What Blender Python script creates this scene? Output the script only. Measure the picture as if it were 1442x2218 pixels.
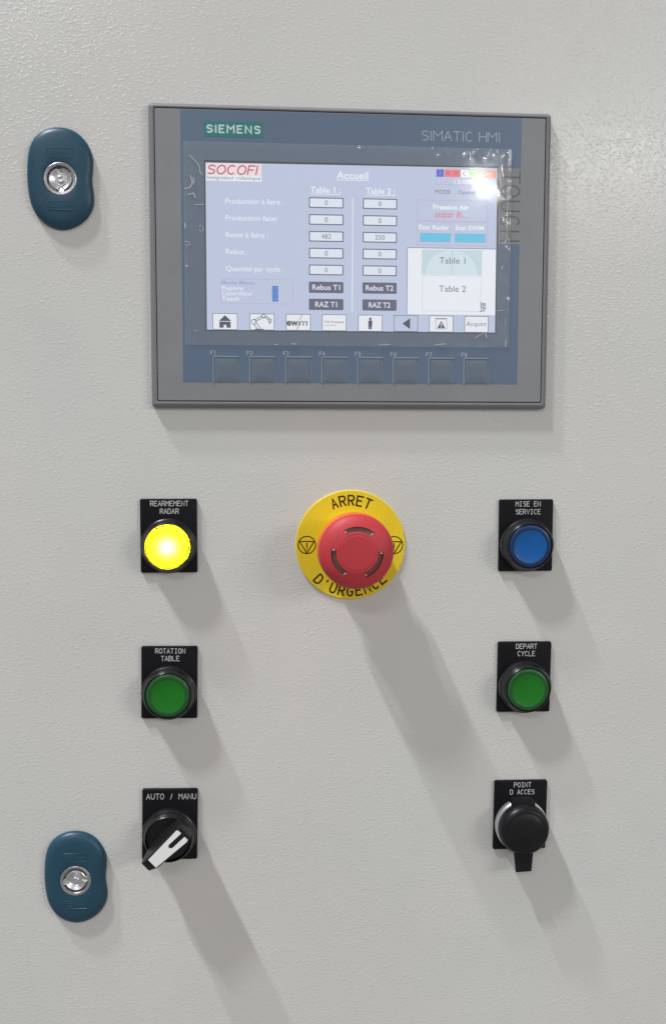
import bpy, math, random
from mathutils import Vector, Matrix, noise

random.seed(7)
for o in list(bpy.data.objects):
    bpy.data.objects.remove(o)
SC = bpy.context.scene
COL = SC.collection
R = math.radians
MM = 0.001

# ------------------------------------------------------------------ camera
cam_d = bpy.data.cameras.new("camera")
cam = bpy.data.objects.new("camera", cam_d)
COL.objects.link(cam)
cam_d.sensor_fit = 'VERTICAL'
cam_d.sensor_height = 24.0
cam_d.lens = 2086.94 / 2218 * 24.0
cam_d.clip_start = 0.02
cam_d.clip_end = 60
RX = Vector((0.99687804, -0.07818895, 0.01098468))
RY = -Vector((0.00463297, -0.08095779, -0.99670676))
RZ = -Vector((0.07882075, 0.99364598, -0.0803428))
m = Matrix((RX, RY, RZ)).transposed().to_4x4()
m.translation = Vector((-0.0513826, -0.5241121, 0.0604222))
cam.matrix_world = m
SC.camera = cam

# ------------------------------------------------------------------ world, lamps, exposure
w = bpy.data.worlds.new("World")
SC.world = w
w.use_nodes = True
bg = w.node_tree.nodes["Background"]
bg.inputs[0].default_value = (1.0, 0.972, 0.93, 1)
bg.inputs[1].default_value = 0.33
vs = SC.view_settings
vs.view_transform = 'Standard'
vs.look = 'None'
vs.exposure = 0.0
vs.gamma = 1.0
SC.cycles.use_denoising = True
SC.cycles.sample_clamp_indirect = 3.0


def lamp(name, loc, target, sx, sy, power, color, roll=None):
    d = bpy.data.lights.new(name, 'AREA')
    d.shape = 'RECTANGLE'
    d.size, d.size_y = sx, sy
    d.energy = power
    d.color = color
    o = bpy.data.objects.new(name, d)
    COL.objects.link(o)
    z = (Vector(loc) - Vector(target)).normalized()
    y = Vector(roll) if roll else Vector((0, 0, 1))
    x = y.cross(z).normalized()
    y = z.cross(x)
    mm = Matrix((x, y, z)).transposed().to_4x4()
    mm.translation = Vector(loc)
    o.matrix_world = mm
    return o


# ceiling tubes running away from the cabinet: long slanting shadows to the lower right
TUBE = (0.97, 0.985, 1.0)
lamp("ceiling_tube", (-3.85, -2.53, 8.0), (0, 0, 0), 0.19, 0.60, 485, TUBE, roll=(0, 1, 0))
lamp("ceiling_tube", (-3.85, -1.39, 8.0), (0, 0, 0), 0.19, 0.36, 440, TUBE, roll=(0, 1, 0))
# hall lamps further back
lamp("hall_lamp", (2.3, -6.0, 1.95), (0, 0, 0), 1.0, 0.35, 14, (1.0, 0.99, 0.97))
lamp("hall_lamp", (-2.2, -6.0, 3.6), (0, 0, 0), 2.2, 0.4, 56, (0.97, 1.0, 0.985))
lamp("hall_lamp", (1.40, -5.70, 1.68), (0, 0, 0.1), 0.17, 0.075, 3.5, (1.0, 0.99, 0.97))
lamp("hall_lamp", (2.8, -2.55, 0.95), (0, 0, 0), 1.2, 0.8, 32, (1.0, 0.97, 0.93))

# ------------------------------------------------------------------ materials


def s2l(c):
    return tuple((x / 255 / 12.92) if x <= 10 else ((x / 255 + 0.055) / 1.055) ** 2.4 for x in c)


def nodes(mat):
    mat.use_nodes = True
    nt = mat.node_tree
    return nt, nt.nodes, nt.links


def plastic(name, col, rough=0.4, spec=0.5, metal=0.0, coat=0.0, grain=0.06, gscale=900, bump=0.0, bscale=1500):
    mt = bpy.data.materials.new(name)
    nt, N, L = nodes(mt)
    b = N["Principled BSDF"]
    tc = N.new("ShaderNodeTexCoord")
    no = N.new("ShaderNodeTexNoise")
    no.inputs["Scale"].default_value = gscale
    no.inputs["Detail"].default_value = 4
    L.new(tc.outputs["Object"], no.inputs["Vector"])
    big = N.new("ShaderNodeTexNoise")
    big.inputs["Scale"].default_value = 60
    big.inputs["Detail"].default_value = 5
    L.new(tc.outputs["Object"], big.inputs["Vector"])
    mx = N.new("ShaderNodeMath")
    mx.operation = 'ADD'
    L.new(no.outputs[0], mx.inputs[0])
    L.new(big.outputs[0], mx.inputs[1])
    mr = N.new("ShaderNodeMapRange")
    mr.inputs["From Min"].default_value = 0.6
    mr.inputs["From Max"].default_value = 1.4
    mr.inputs["To Min"].default_value = 1 - grain
    mr.inputs["To Max"].default_value = 1 + grain
    L.new(mx.outputs[0], mr.inputs["Value"])
    vm = N.new("ShaderNodeVectorMath")
    vm.operation = 'SCALE'
    vm.inputs[0].default_value = col
    L.new(mr.outputs[0], vm.inputs["Scale"])
    L.new(vm.outputs[0], b.inputs["Base Color"])
    rr = N.new("ShaderNodeMapRange")
    rr.inputs["To Min"].default_value = max(0.02, rough - 0.06)
    rr.inputs["To Max"].default_value = rough + 0.06
    L.new(big.outputs[0], rr.inputs["Value"])
    L.new(rr.outputs[0], b.inputs["Roughness"])
    b.inputs["Specular IOR Level"].default_value = spec
    b.inputs["Metallic"].default_value = metal
    b.inputs["Coat Weight"].default_value = coat
    if bump:
        bn = N.new("ShaderNodeTexNoise")
        bn.inputs["Scale"].default_value = bscale
        bn.inputs["Detail"].default_value = 3
        L.new(tc.outputs["Object"], bn.inputs["Vector"])
        bu = N.new("ShaderNodeBump")
        bu.inputs["Strength"].default_value = bump
        bu.inputs["Distance"].default_value = 0.0003
        L.new(bn.outputs[0], bu.inputs["Height"])
        L.new(bu.outputs[0], b.inputs["Normal"])
    return mt


_em = {}


def glow(rgb, k=1.0):
    """a lit colour of the display"""
    key = (rgb, k)
    if key not in _em:
        mt = bpy.data.materials.new("display_colour")
        nt, N, L = nodes(mt)
        N.remove(N["Principled BSDF"])
        e = N.new("ShaderNodeEmission")
        c = s2l(rgb)
        e.inputs[0].default_value = (*c, 1)
        e.inputs[1].default_value = k
        L.new(e.outputs[0], N["Material Output"].inputs[0])
        _em[key] = mt
    return _em[key]


def wall_paint():
    mt = bpy.data.materials.new("textured_powder_coat")
    nt, N, L = nodes(mt)
    b = N["Principled BSDF"]
    tc = N.new("ShaderNodeTexCoord")

    def noise_(scale, detail, rough=0.5, dist=0.0, vec=None):
        n = N.new("ShaderNodeTexNoise")
        n.inputs["Scale"].default_value = scale
        n.inputs["Detail"].default_value = detail
        n.inputs["Roughness"].default_value = rough
        n.inputs["Distortion"].default_value = dist
        L.new(vec or tc.outputs["Object"], n.inputs["Vector"])
        return n.outputs[0]

    def maprange(v, a, b_, c, d, smooth=False):
        r = N.new("ShaderNodeMapRange")
        if smooth:
            r.interpolation_type = 'SMOOTHSTEP'
        for k, x in zip(("From Min", "From Max", "To Min", "To Max"), (a, b_, c, d)):
            r.inputs[k].default_value = x
        L.new(v, r.inputs["Value"])
        return r.outputs[0]

    def math_(op, a, b_):
        n = N.new("ShaderNodeMath")
        n.operation = op
        for i, x in enumerate((a, b_)):
            if isinstance(x, (int, float)):
                n.inputs[i].default_value = x
            else:
                L.new(x, n.inputs[i])
        return n.outputs[0]

    # orange-peel wrinkles of a structured powder coat
    stretch = N.new("ShaderNodeMapping")
    stretch.inputs["Rotation"].default_value = (0, R(32), 0)
    stretch.inputs["Scale"].default_value = (0.72, 1, 1.1)
    L.new(tc.outputs["Object"], stretch.inputs[0])
    sv = stretch.outputs[0]
    a = noise_(640, 1.2, 0.5, 0.2, sv)
    peaks = maprange(a, 0.495, 0.74, 0, 1, True)
    a2 = noise_(1250, 2, 0.5, 0.2, sv)
    fine = noise_(2600, 2, 0.5)
    patch = maprange(noise_(70, 3), 0.35, 0.65, 0.3, 1.0)
    hgt = math_('ADD', math_('MULTIPLY', peaks, patch), math_('MULTIPLY', a2, 0.20))
    hgt = math_('ADD', hgt, math_('MULTIPLY', fine, 0.04))
    hgt = math_('ADD', hgt, math_('MULTIPLY', noise_(30, 2), 0.5))
    bu = N.new("ShaderNodeBump")
    bu.inputs["Strength"].default_value = WALL_BUMP
    bu.inputs["Distance"].default_value = 0.0004
    L.new(hgt, bu.inputs["Height"])
    L.new(bu.outputs[0], b.inputs["Normal"])
    # base colour: light grey, slightly uneven, with a few dark flecks
    var = maprange(noise_(14, 4), 0.3, 0.7, 0.97, 1.03)
    vo = N.new("ShaderNodeTexVoronoi")
    vo.inputs["Scale"].default_value = 9
    L.new(tc.outputs["Object"], vo.inputs["Vector"])
    fleck = maprange(vo.outputs["Distance"], 0.003, 0.007, 0.55, 1.0)
    sc = N.new("ShaderNodeVectorMath")
    sc.operation = 'SCALE'
    sc.inputs[0].default_value = WALL_COL
    L.new(math_('MULTIPLY', var, fleck), sc.inputs["Scale"])
    # faint warm and cool clouding
    tint = N.new("ShaderNodeMix")
    tint.data_type = 'RGBA'
    tint.blend_type = 'MULTIPLY'
    tint.inputs[0].default_value = 1.0
    ramp = N.new("ShaderNodeValToRGB")
    ramp.color_ramp.elements[0].position = 0.35
    ramp.color_ramp.elements[0].color = (0.985, 1.0, 0.985, 1)
    ramp.color_ramp.elements[1].position = 0.65
    ramp.color_ramp.elements[1].color = (1.0, 0.972, 0.965, 1)
    L.new(noise_(7, 3), ramp.inputs[0])
    L.new(sc.outputs[0], tint.inputs[6])
    L.new(ramp.outputs[0], tint.inputs[7])
    L.new(tint.outputs[2], b.inputs["Base Color"])
    L.new(maprange(noise_(260, 3), 0.3, 0.7, 0.12, 0.22), b.inputs["Roughness"])
    b.inputs["Specular IOR Level"].default_value = 0.36
    return mt


WALL_BUMP = 0.21
WALL_COL = (0.610, 0.612, 0.610)
M = {}
M['wall'] = wall_paint()
M['black'] = plastic("black_legend_plastic", (0.006, 0.006, 0.008), 0.5, 0.16, grain=0.25)
M['ring'] = plastic("black_bezel_plastic", (0.008, 0.008, 0.010), 0.30, 0.42, bump=0.05)
M['knob'] = plastic("black_knob_plastic", (0.009, 0.009, 0.011), 0.40, 0.35, bump=0.05)
M['rubber'] = plastic("black_rubber", (0.0075, 0.008, 0.0095), 0.36, 0.26, bump=0.1)
M['print'] = plastic("engraved_white", (0.58, 0.59, 0.61), 0.6, 0.2)
M['white'] = plastic("white_insert", (0.82, 0.82, 0.83), 0.4, 0.5, grain=0.02)
M['alu'] = plastic("satin_aluminium", (0.60, 0.60, 0.64), 0.42, 0.5, metal=0.6)
M['chrome'] = plastic("cast_zinc", (0.66, 0.66, 0.69), 0.36, 0.5, metal=1.0, bump=0.5, bscale=500)
M['zinc_dark'] = plastic("shaded_zinc", (0.42, 0.42, 0.45), 0.35, 0.5, metal=0.9, bump=0.6, bscale=600)  # shade of the recessed lock ring put into a darker zinc
M['dark'] = plastic("dark_recess", (0.02, 0.02, 0.022), 0.6, 0.3)
M['lock'] = plastic("blue_grey_plastic", (0.015, 0.060, 0.100), 0.40, 0.36, grain=0.08, bump=0.12)
M['yellow'] = plastic("yellow_legend", (0.78, 0.58, 0.018), 0.45, 0.4, grain=0.09)
M['ink'] = plastic("dark_brown_ink", (0.022, 0.012, 0.004), 0.6, 0.2)
M['red'] = plastic("red_plastic", (0.48, 0.035, 0.047), 0.55, 0.42, grain=0.10, bump=0.06)
M['skirt'] = plastic("bounce_lit_red_plastic", (0.72, 0.16, 0.016), 0.5, 0.4)  # red skirt with the yellow disc's bounced light put into its colour
M['window'] = plastic("smoked_window", (0.125, 0.062, 0.058), 0.18, 0.6)
M['clear'] = plastic("clear_tip", (0.55, 0.42, 0.42), 0.12, 0.8)
M['frame'] = plastic("grey_bezel", (0.182, 0.184, 0.200), 0.45, 0.4, bump=0.1)
M['face'] = plastic("grey_faceplate", (0.222, 0.230, 0.248), 0.42, 0.45, bump=0.1)
M['touch'] = plastic("grey_print", (0.13, 0.135, 0.145), 0.45, 0.4)
M['overlay'] = plastic("blue_grey_foil", (0.110, 0.158, 0.240), 0.35, 0.5, grain=0.03)
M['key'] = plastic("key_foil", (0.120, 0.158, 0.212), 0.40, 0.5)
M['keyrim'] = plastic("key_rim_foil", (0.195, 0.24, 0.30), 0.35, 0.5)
M['foilprint'] = plastic("pale_foil_print", (0.38, 0.43, 0.49), 0.5, 0.3)
M['teal'] = plastic("teal_badge", (0.035, 0.19, 0.19), 0.4, 0.4)
M['badgeprint'] = plastic("badge_print", (0.52, 0.66, 0.66), 0.5, 0.3)
M['mask'] = plastic("display_mask", (0.035, 0.042, 0.055), 0.4, 0.4)
M['green'] = plastic("green_lens", (0.010, 0.160, 0.012), 0.32, 0.3)
M['greenrim'] = plastic("green_lens_rim", (0.012, 0.085, 0.022), 0.28, 0.4)
M['blue'] = plastic("blue_lens", (0.005, 0.095, 0.34), 0.32, 0.3)
M['bluerim'] = plastic("blue_lens_rim", (0.008, 0.030, 0.10), 0.28, 0.4)
M['crease_glint'] = plastic("painted_crease_glint", (0.62, 0.66, 0.70), 0.15, 0.8, grain=0.25, gscale=1500)  # glints along the film wrinkles, put into a whitish colour
M['crease_glint'].node_tree.nodes["Principled BSDF"].inputs["Alpha"].default_value = 0.62


def film_mat():
    mt = bpy.data.materials.new("clear_film")
    nt, N, L = nodes(mt)
    N.remove(N["Principled BSDF"])
    tr = N.new("ShaderNodeBsdfTransparent")
    tr.inputs[0].default_value = (0.985, 0.985, 0.985, 1)
    gl = N.new("ShaderNodeBsdfGlossy")
    gl.inputs["Roughness"].default_value = 0.07
    gl2 = N.new("ShaderNodeBsdfGlossy")
    gl2.inputs["Roughness"].default_value = 0.25
    lw = N.new("ShaderNodeLayerWeight")   # thin film: same reflectance from both sides
    lw.inputs[0].default_value = 0.5
    pw = N.new("ShaderNodeMath")
    pw.operation = 'POWER'
    L.new(lw.outputs["Facing"], pw.inputs[0])
    pw.inputs[1].default_value = 4.0
    fr = N.new("ShaderNodeMath")
    fr.operation = 'MULTIPLY_ADD'
    L.new(pw.outputs[0], fr.inputs[0])
    fr.inputs[1].default_value = 0.5
    fr.inputs[2].default_value = 0.05
    g = N.new("ShaderNodeMixShader")
    g.inputs[0].default_value = 0.45
    L.new(gl.outputs[0], g.inputs[1])
    L.new(gl2.outputs[0], g.inputs[2])
    mx = N.new("ShaderNodeMixShader")
    L.new(fr.outputs[0], mx.inputs[0])
    L.new(tr.outputs[0], mx.inputs[1])
    L.new(g.outputs[0], mx.inputs[2])
    df = N.new("ShaderNodeBsdfDiffuse")
    df.inputs[0].default_value = (0.8, 0.82, 0.84, 1)
    mx2 = N.new("ShaderNodeMixShader")
    mx2.inputs[0].default_value = 0.075
    L.new(mx.outputs[0], mx2.inputs[1])
    L.new(df.outputs[0], mx2.inputs[2])
    L.new(mx2.outputs[0], N["Material Output"].inputs[0])
    return mt


M['film'] = film_mat()


def lit_lens_mat(k=1.0):
    """yellow translucent cap, lit by the lamp behind it"""
    mt = bpy.data.materials.new("lit_yellow_lens")
    nt, N, L = nodes(mt)
    N.remove(N["Principled BSDF"])
    t = N.new("ShaderNodeBsdfTranslucent")
    t.inputs[0].default_value = (0.95 * k, 0.90 * k, 0.022 * k, 1)
    d = N.new("ShaderNodeBsdfDiffuse")
    d.inputs[0].default_value = (0.84, 0.80, 0.02, 1)
    gl = N.new("ShaderNodeBsdfGlossy")
    gl.inputs["Roughness"].default_value = 0.2
    m1 = N.new("ShaderNodeMixShader")
    m1.inputs[0].default_value = 0.35
    L.new(t.outputs[0], m1.inputs[1])
    L.new(d.outputs[0], m1.inputs[2])
    m2 = N.new("ShaderNodeMixShader")
    m2.inputs[0].default_value = 0.04
    L.new(m1.outputs[0], m2.inputs[1])
    L.new(gl.outputs[0], m2.inputs[2])
    L.new(m2.outputs[0], N["Material Output"].inputs[0])
    return mt


M['litlens'] = lit_lens_mat()
M['litrim'] = lit_lens_mat(0.5)


def led_mat():
    mt = bpy.data.materials.new("lamp_element")
    nt, N, L = nodes(mt)
    N.remove(N["Principled BSDF"])
    e = N.new("ShaderNodeEmission")
    e.inputs[0].default_value = (1, 0.96, 0.6, 1)
    e.inputs[1].default_value = LED
    L.new(e.outputs[0], N["Material Output"].inputs[0])
    return mt


LED = 1500.0
M['led'] = led_mat()

# ------------------------------------------------------------------ mesh builder
# shapes are drawn in millimetres as (u right, v up, n out of the panel)


class MB:
    def __init__(s):
        s.v, s.f, s.m = [], [], []

    def add(s, vs, fs, mi=0):
        o = len(s.v)
        s.v += [tuple(p) for p in vs]
        for f in fs:
            s.f.append(tuple(i + o for i in f))
            s.m.append(mi)

    def loft(s, rings, mi=0, cap0=False, cap1=True, mis=None):
        k = len(rings[0])
        vs = [p for r in rings for p in r]
        for j in range(len(rings) - 1):
            fs = [(j * k + i, j * k + (i + 1) % k, (j + 1) * k + (i + 1) % k, (j + 1) * k + i) for i in range(k)]
            if j == 0:
                s.add(vs, fs, mis[j] if mis else mi)
                base = len(s.v) - len(vs)
            else:
                for f in fs:
                    s.f.append(tuple(i + base for i in f))
                    s.m.append(mis[j] if mis else mi)
        if cap1:
            s.f.append(tuple(base + (len(rings) - 1) * k + i for i in range(k)))
            s.m.append(mis[-1] if mis else mi)
        if cap0:
            s.f.append(tuple(base + i for i in reversed(range(k))))
            s.m.append(mi)

    def lathe(s, prof, seg=64, c=(0, 0), mi=0, cap1=None, mis=None, a0=0):
        rings = []
        for r, n in prof:
            r = max(r, 1e-4)
            rings.append([(c[0] + r * math.cos(a0 + 2 * math.pi * i / seg), c[1] + r * math.sin(a0 + 2 * math.pi * i / seg), n) for i in range(seg)])
        s.loft(rings, mi, False, prof[-1][0] > 0 if cap1 is None else cap1, mis)

    def prism(s, poly, lv, mi=0, cap0=False):
        """poly CCW; lv = [(inset, n), ...]"""
        s.loft([[(p[0], p[1], n) for p in inset(poly, d)] for d, n in lv], mi, cap0, True)

    def rect(s, x0, y0, x1, y1, n, mi=0):
        x0, x1 = min(x0, x1), max(x0, x1)
        y0, y1 = min(y0, y1), max(y0, y1)
        s.add([(x0, y0, n), (x1, y0, n), (x1, y1, n), (x0, y1, n)], [(0, 1, 2, 3)], mi)

    def outline(s, x0, y0, x1, y1, t, n, mi=0):
        x0, x1 = min(x0, x1), max(x0, x1)
        y0, y1 = min(y0, y1), max(y0, y1)
        a = [(x0, y0, n), (x1, y0, n), (x1, y1, n), (x0, y1, n)]
        b = [(x0 + t, y0 + t, n), (x1 - t, y0 + t, n), (x1 - t, y1 - t, n), (x0 + t, y1 - t, n)]
        s.add(a + b, [(i, (i + 1) % 4, 4 + (i + 1) % 4, 4 + i) for i in range(4)], mi)

    def poly(s, pts, n, mi=0):
        s.add([(p[0], p[1], n) for p in pts], [tuple(range(len(pts)))], mi)

    def stroke(s, pts, wd, n, hg=0.12, mi=0, closed=False):
        """a raised painted stroke with rounded section along a polyline"""
        P = [Vector((p[0], p[1])) for p in pts]
        Q = [P[0]]
        for p in P[1:]:
            if (p - Q[-1]).length > 1e-5:
                Q.append(p)
        P = Q
        k = len(P)
        if k < 2:
            return
        if not closed:
            d0 = (P[1] - P[0]).normalized()
            d1 = (P[-1] - P[-2]).normalized()
            P[0] = P[0] - d0 * wd * 0.3
            P[-1] = P[-1] + d1 * wd * 0.3
        vs = []
        for i, p in enumerate(P):
            if closed:
                a, b = P[i - 1], P[(i + 1) % k]
            else:
                a, b = P[max(i - 1, 0)], P[min(i + 1, k - 1)]
            ta = (p - a).normalized() if (p - a).length > 1e-6 else (b - p).normalized()
            tb = (b - p).normalized() if (b - p).length > 1e-6 else ta
            t = ta + tb
            t = t.normalized() if t.length > 1e-3 else ta
            nn = Vector((-t.y, t.x))
            c = max(0.45, abs(nn.dot(Vector((-tb.y, tb.x)))))
            for q in range(5):
                an = math.pi * q / 4
                off = nn * (math.cos(an) * wd / 2 / c)
                vs.append((p.x + off.x, p.y + off.y, n + math.sin(an) * hg))
        fs = []
        for i in range(k if closed else k - 1):
            j = (i + 1) % k
            for q in range(4):
                fs.append((i * 5 + q, i * 5 + q + 1, j * 5 + q + 1, j * 5 + q))
        if not closed:
            fs.append((0, 1, 2, 3, 4))
            e = (k - 1) * 5
            fs.append((e + 4, e + 3, e + 2, e + 1, e))
        s.add(vs, fs, mi)

    def build(s, name, mats, parent=None, smooth=True, angle=38, T=None):
        me = bpy.data.meshes.new(name)
        if T:
            s.v = [T(*p) for p in s.v]
        me.from_pydata([(p[0] * MM, -p[2] * MM, p[1] * MM) for p in s.v], [], s.f)
        if not isinstance(mats, (list, tuple)):
            mats = [mats]
        for mt in mats:
            me.materials.append(mt)
        me.polygons.foreach_set("material_index", s.m)
        if smooth:
            me.polygons.foreach_set("use_smooth", [True] * len(s.f))
            me.set_sharp_from_angle(angle=R(angle))
        me.update()
        o = bpy.data.objects.new(name, me)
        COL.objects.link(o)
        if parent:
            o.parent = parent
        return o


def inset(poly, d):
    if abs(d) < 1e-9:
        return list(poly)
    k = len(poly)
    out = []
    for i in range(k):
        a, p, b = Vector(poly[i - 1][:2]), Vector(poly[i][:2]), Vector(poly[(i + 1) % k][:2])
        t1 = (p - a).normalized()
        t2 = (b - p).normalized()
        n1 = Vector((-t1.y, t1.x))
        n2 = Vector((-t2.y, t2.x))
        h = n1 + n2
        if h.length < 1e-6:
            h = n1.copy()
        h.normalize()
        c = max(0.35, h.dot(n1))
        q = p + h * (d / c)
        out.append((q.x, q.y))
    return out


def rrect(x0, y0, x1, y1, r, seg=4):
    pts = []
    for cx, cy, a in ((x1 - r, y0 + r, -90), (x1 - r, y1 - r, 0), (x0 + r, y1 - r, 90), (x0 + r, y0 + r, 180)):
        for i in range(seg + 1):
            an = R(a + 90 * i / seg)
            pts.append((cx + r * math.cos(an), cy + r * math.sin(an)))
    return pts


def thing(name, label, cat, x, z, rot=0.0, group=None):
    o = bpy.data.objects.new(name, None)
    o.empty_display_size = 0.01
    COL.objects.link(o)
    o.location = (x * MM, 0, z * MM)
    o.rotation_euler = (0, -R(rot), 0)
    o["label"] = label
    o["category"] = cat
    if group:
        o["group"] = group
    return o


# ------------------------------------------------------------------ lettering
def arc(cx, cy, rx, ry, a0, a1, k=6):
    return [(cx + rx * math.cos(R(a0 + (a1 - a0) * i / k)), cy + ry * math.sin(R(a0 + (a1 - a0) * i / k))) for i in range(k + 1)]


GL = {
    'A': [[(0, 0), (.5, 1), (1, 0)], [(.19, .36), (.81, .36)]],
    'B': [[(0, 0), (0, 1), (.6, 1)] + arc(.6, .77, .36, .23, 90, -90) + [(0, .54)], [(.6, .54)] + arc(.64, .27, .36, .27, 90, -90) + [(0, 0)]],
    'C': [arc(.5, .5, .5, .5, 50, 310, 12)],
    'D': [[(0, 0), (0, 1), (.5, 1)] + arc(.5, .6, .5, .4, 90, 0) + arc(.5, .4, .5, .4, 0, -90) + [(0, 0)]],
    'E': [[(1, 1), (0, 1), (0, 0), (1, 0)], [(0, .53), (.8, .53)]],
    'F': [[(1, 1), (0, 1), (0, 0)], [(0, .53), (.8, .53)]],
    'G': [arc(.5, .5, .5, .5, 50, 345, 12) + [(.98, .45), (.6, .45)]],
    'H': [[(0, 0), (0, 1)], [(1, 0), (1, 1)], [(0, .52), (1, .52)]],
    'I': [[(.5, 0), (.5, 1)], [(.2, 1), (.8, 1)], [(.2, 0), (.8, 0)]],
    'i': [[(.5, 0), (.5, 1)]],
    'L': [[(0, 1), (0, 0), (1, 0)]],
    'M': [[(0, 0), (0, 1), (.5, .5), (1, 1), (1, 0)]],
    'N': [[(0, 0), (0, 1), (1, 0), (1, 1)]],
    'O': [arc(.5, .5, .5, .5, 0, 360, 16)],
    'P': [[(0, 0), (0, 1), (.6, 1)] + arc(.62, .74, .38, .26, 90, -90) + [(0, .48)]],
    'R': [[(0, 0), (0, 1), (.6, 1)] + arc(.62, .74, .38, .26, 90, -90) + [(0, .48)], [(.5, .48), (1, 0)]],
    'S': [[(.96, .84)] + arc(.5, .76, .44, .24, 40, 270, 8) + arc(.5, .26, .48, .26, 90, -140, 8)],
    'T': [[(0, 1), (1, 1)], [(.5, 1), (.5, 0)]],
    'U': [[(0, 1), (0, .4)] + arc(.5, .4, .5, .4, 180, 360, 8) + [(1, 1)]],
    'V': [[(0, 1), (.5, 0), (1, 1)]],
    'Y': [[(0, 1), (.5, .48), (1, 1)], [(.5, .48), (.5, 0)]],
    '/': [[(.28, 0), (.72, 1)]],
    "'": [[(.5, 1), (.45, .8)]],
    '1': [[(.2, .78), (.55, 1), (.55, 0)]],
    '2': [arc(.5, .7, .45, .3, 170, -30, 8) + [(0, 0), (1, 0)]],
    '3': [arc(.45, .75, .42, .25, 140, -90, 8), arc(.45, .26, .48, .26, 90, -140, 8)],
    '4': [[(.75, 0), (.75, 1), (0, .3), (1, .3)]],
    '5': [[(.9, 1), (.15, 1), (.1, .55)] + arc(.48, .32, .48, .32, 120, -140, 9)],
    '6': [[(.8, 1), (.15, .45)] + arc(.5, .3, .45, .3, 160, -200, 14)],
    '7': [[(0, 1), (1, 1), (.35, 0)]],
    '8': [arc(.5, .75, .4, .25, 0, 360, 12), arc(.5, .26, .48, .26, 0, 360, 12)],
}


def letters(mb, txt, cx, cy, cap, adv, gw, wd, n, mi=0, hg=0.1, warp=None):
    """single-line engraved capitals centred on (cx, cy)"""
    tot = adv * (len(txt) - 1)
    for i, ch in enumerate(txt):
        if ch not in GL:
            continue
        x = cx - tot / 2 + i * adv
        for st in GL[ch]:
            pts = [(x + (p[0] - .5) * gw, cy + (p[1] - .5) * cap) for p in st]
            if warp:
                pts = [warp(*p) for p in pts]
            mb.stroke(pts, wd, n, hg, mi)


_fc = {}


def font_mesh(txt, bold):
    if (txt, bold) not in _fc:
        c = bpy.data.curves.new("lettering", 'FONT')
        c.body = txt
        c.resolution_u = 3
        c.offset = bold
        o = bpy.data.objects.new("lettering", c)
        COL.objects.link(o)
        bpy.context.view_layer.update()
        dg = bpy.context.evaluated_depsgraph_get()
        e = o.evaluated_get(dg)
        me = e.to_mesh()
        vs = [tuple(v.co[:2]) for v in me.vertices]
        fs = [tuple(p.vertices) for p in me.polygons]
        e.to_mesh_clear()
        bpy.data.objects.remove(o)
        bpy.data.curves.remove(c)
        _fc[(txt, bold)] = (vs, fs)
    return _fc[(txt, bold)]


def print_text(mb, txt, x0, x1, base, cap, n, mi=0, bold=0.0, shear=0.0):
    vs, fs = font_mesh(txt, bold)
    lo = min(v[0] for v in vs)
    hi = max(v[0] for v in vs)
    sx = (x1 - x0 - shear * cap) / (hi - lo)
    sy = cap / 0.69
    mb.add([(x0 + (v[0] - lo) * sx + shear * v[1] * sy, base + v[1] * sy, n) for v in vs], fs, mi)


# ------------------------------------------------------------------ the cabinet door (setting)
b = MB()
X0, X1, Z0, Z1 = -330, 330, -470, 470
b.prism(rrect(X0, Z0, X1, Z1, 3, 3), [(0, -22), (0, -1.5), (0.4, -0.4), (1.5, 0)])
panel = b.build("cabinet_door", M['wall'], smooth=False)
panel["kind"] = "structure"

# ------------------------------------------------------------------ operator panel
hmi = thing("operator_panel", "large grey touch screen panel with lit display above the push buttons", "control panel", -0.88, 153.36, 0.53)
# outer bezel: a ring with sloping outside, recessed joint to the faceplate
out = rrect(-106.9, -78.9, 106.4, 78.6, 2.2)
inn = rrect(-103.9, -75.6, 103.4, 75.9, 0.9)


def ring_loft(mb, levels, mi=0):
    mb.loft([[(p[0], p[1], n) for p in r] for r, n in levels], mi, False, False)


b = MB()
ring_loft(b, [(out, 0.0), (out, 2.4), (inset(out, 0.5), 3.4), (inset(out, 1.7), 4.6), (inset(out, 2.0), 4.75),
              (inset(inn, -0.35), 4.75), (inn, 4.5), (inn, 2.5)])
b.build("bezel", M['frame'], hmi)
b = MB()
fp = rrect(-103.5, -75.2, 103.0, 75.5, 0.7)
b.prism(fp, [(0, 2.0), (0, 4.3), (0.35, 4.7)])
b.build("faceplate", M['face'], hmi)
b = MB()
b.prism(rrect(-104.6, -76.2, 104.1, 76.5, 1), [(0, 0.5), (0, 1.6)])
b.build("joint", M['dark'], hmi)
# blue-grey foil with a notch at TOUCH
FN = 4.80
b = MB()
pl = [(-90.2, -65.3), (89.6, -65.3), (89.6, 9.3), (77.9, 9.3), (77.9, 49.5), (89.7, 49.5), (89.7, 75.1), (-90.2, 75.1)]
b.loft([[(p[0], p[1], n) for p in pl] for n in (4.70, FN)])
foil = b.build("overlay_foil", M['overlay'], hmi, smooth=False)
b = MB()
b.rect(-0.95, 52.3, -0.45, 52.9, FN + 0.03)
b.build("sensor_dot", M['mask'], foil, smooth=False)
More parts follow.
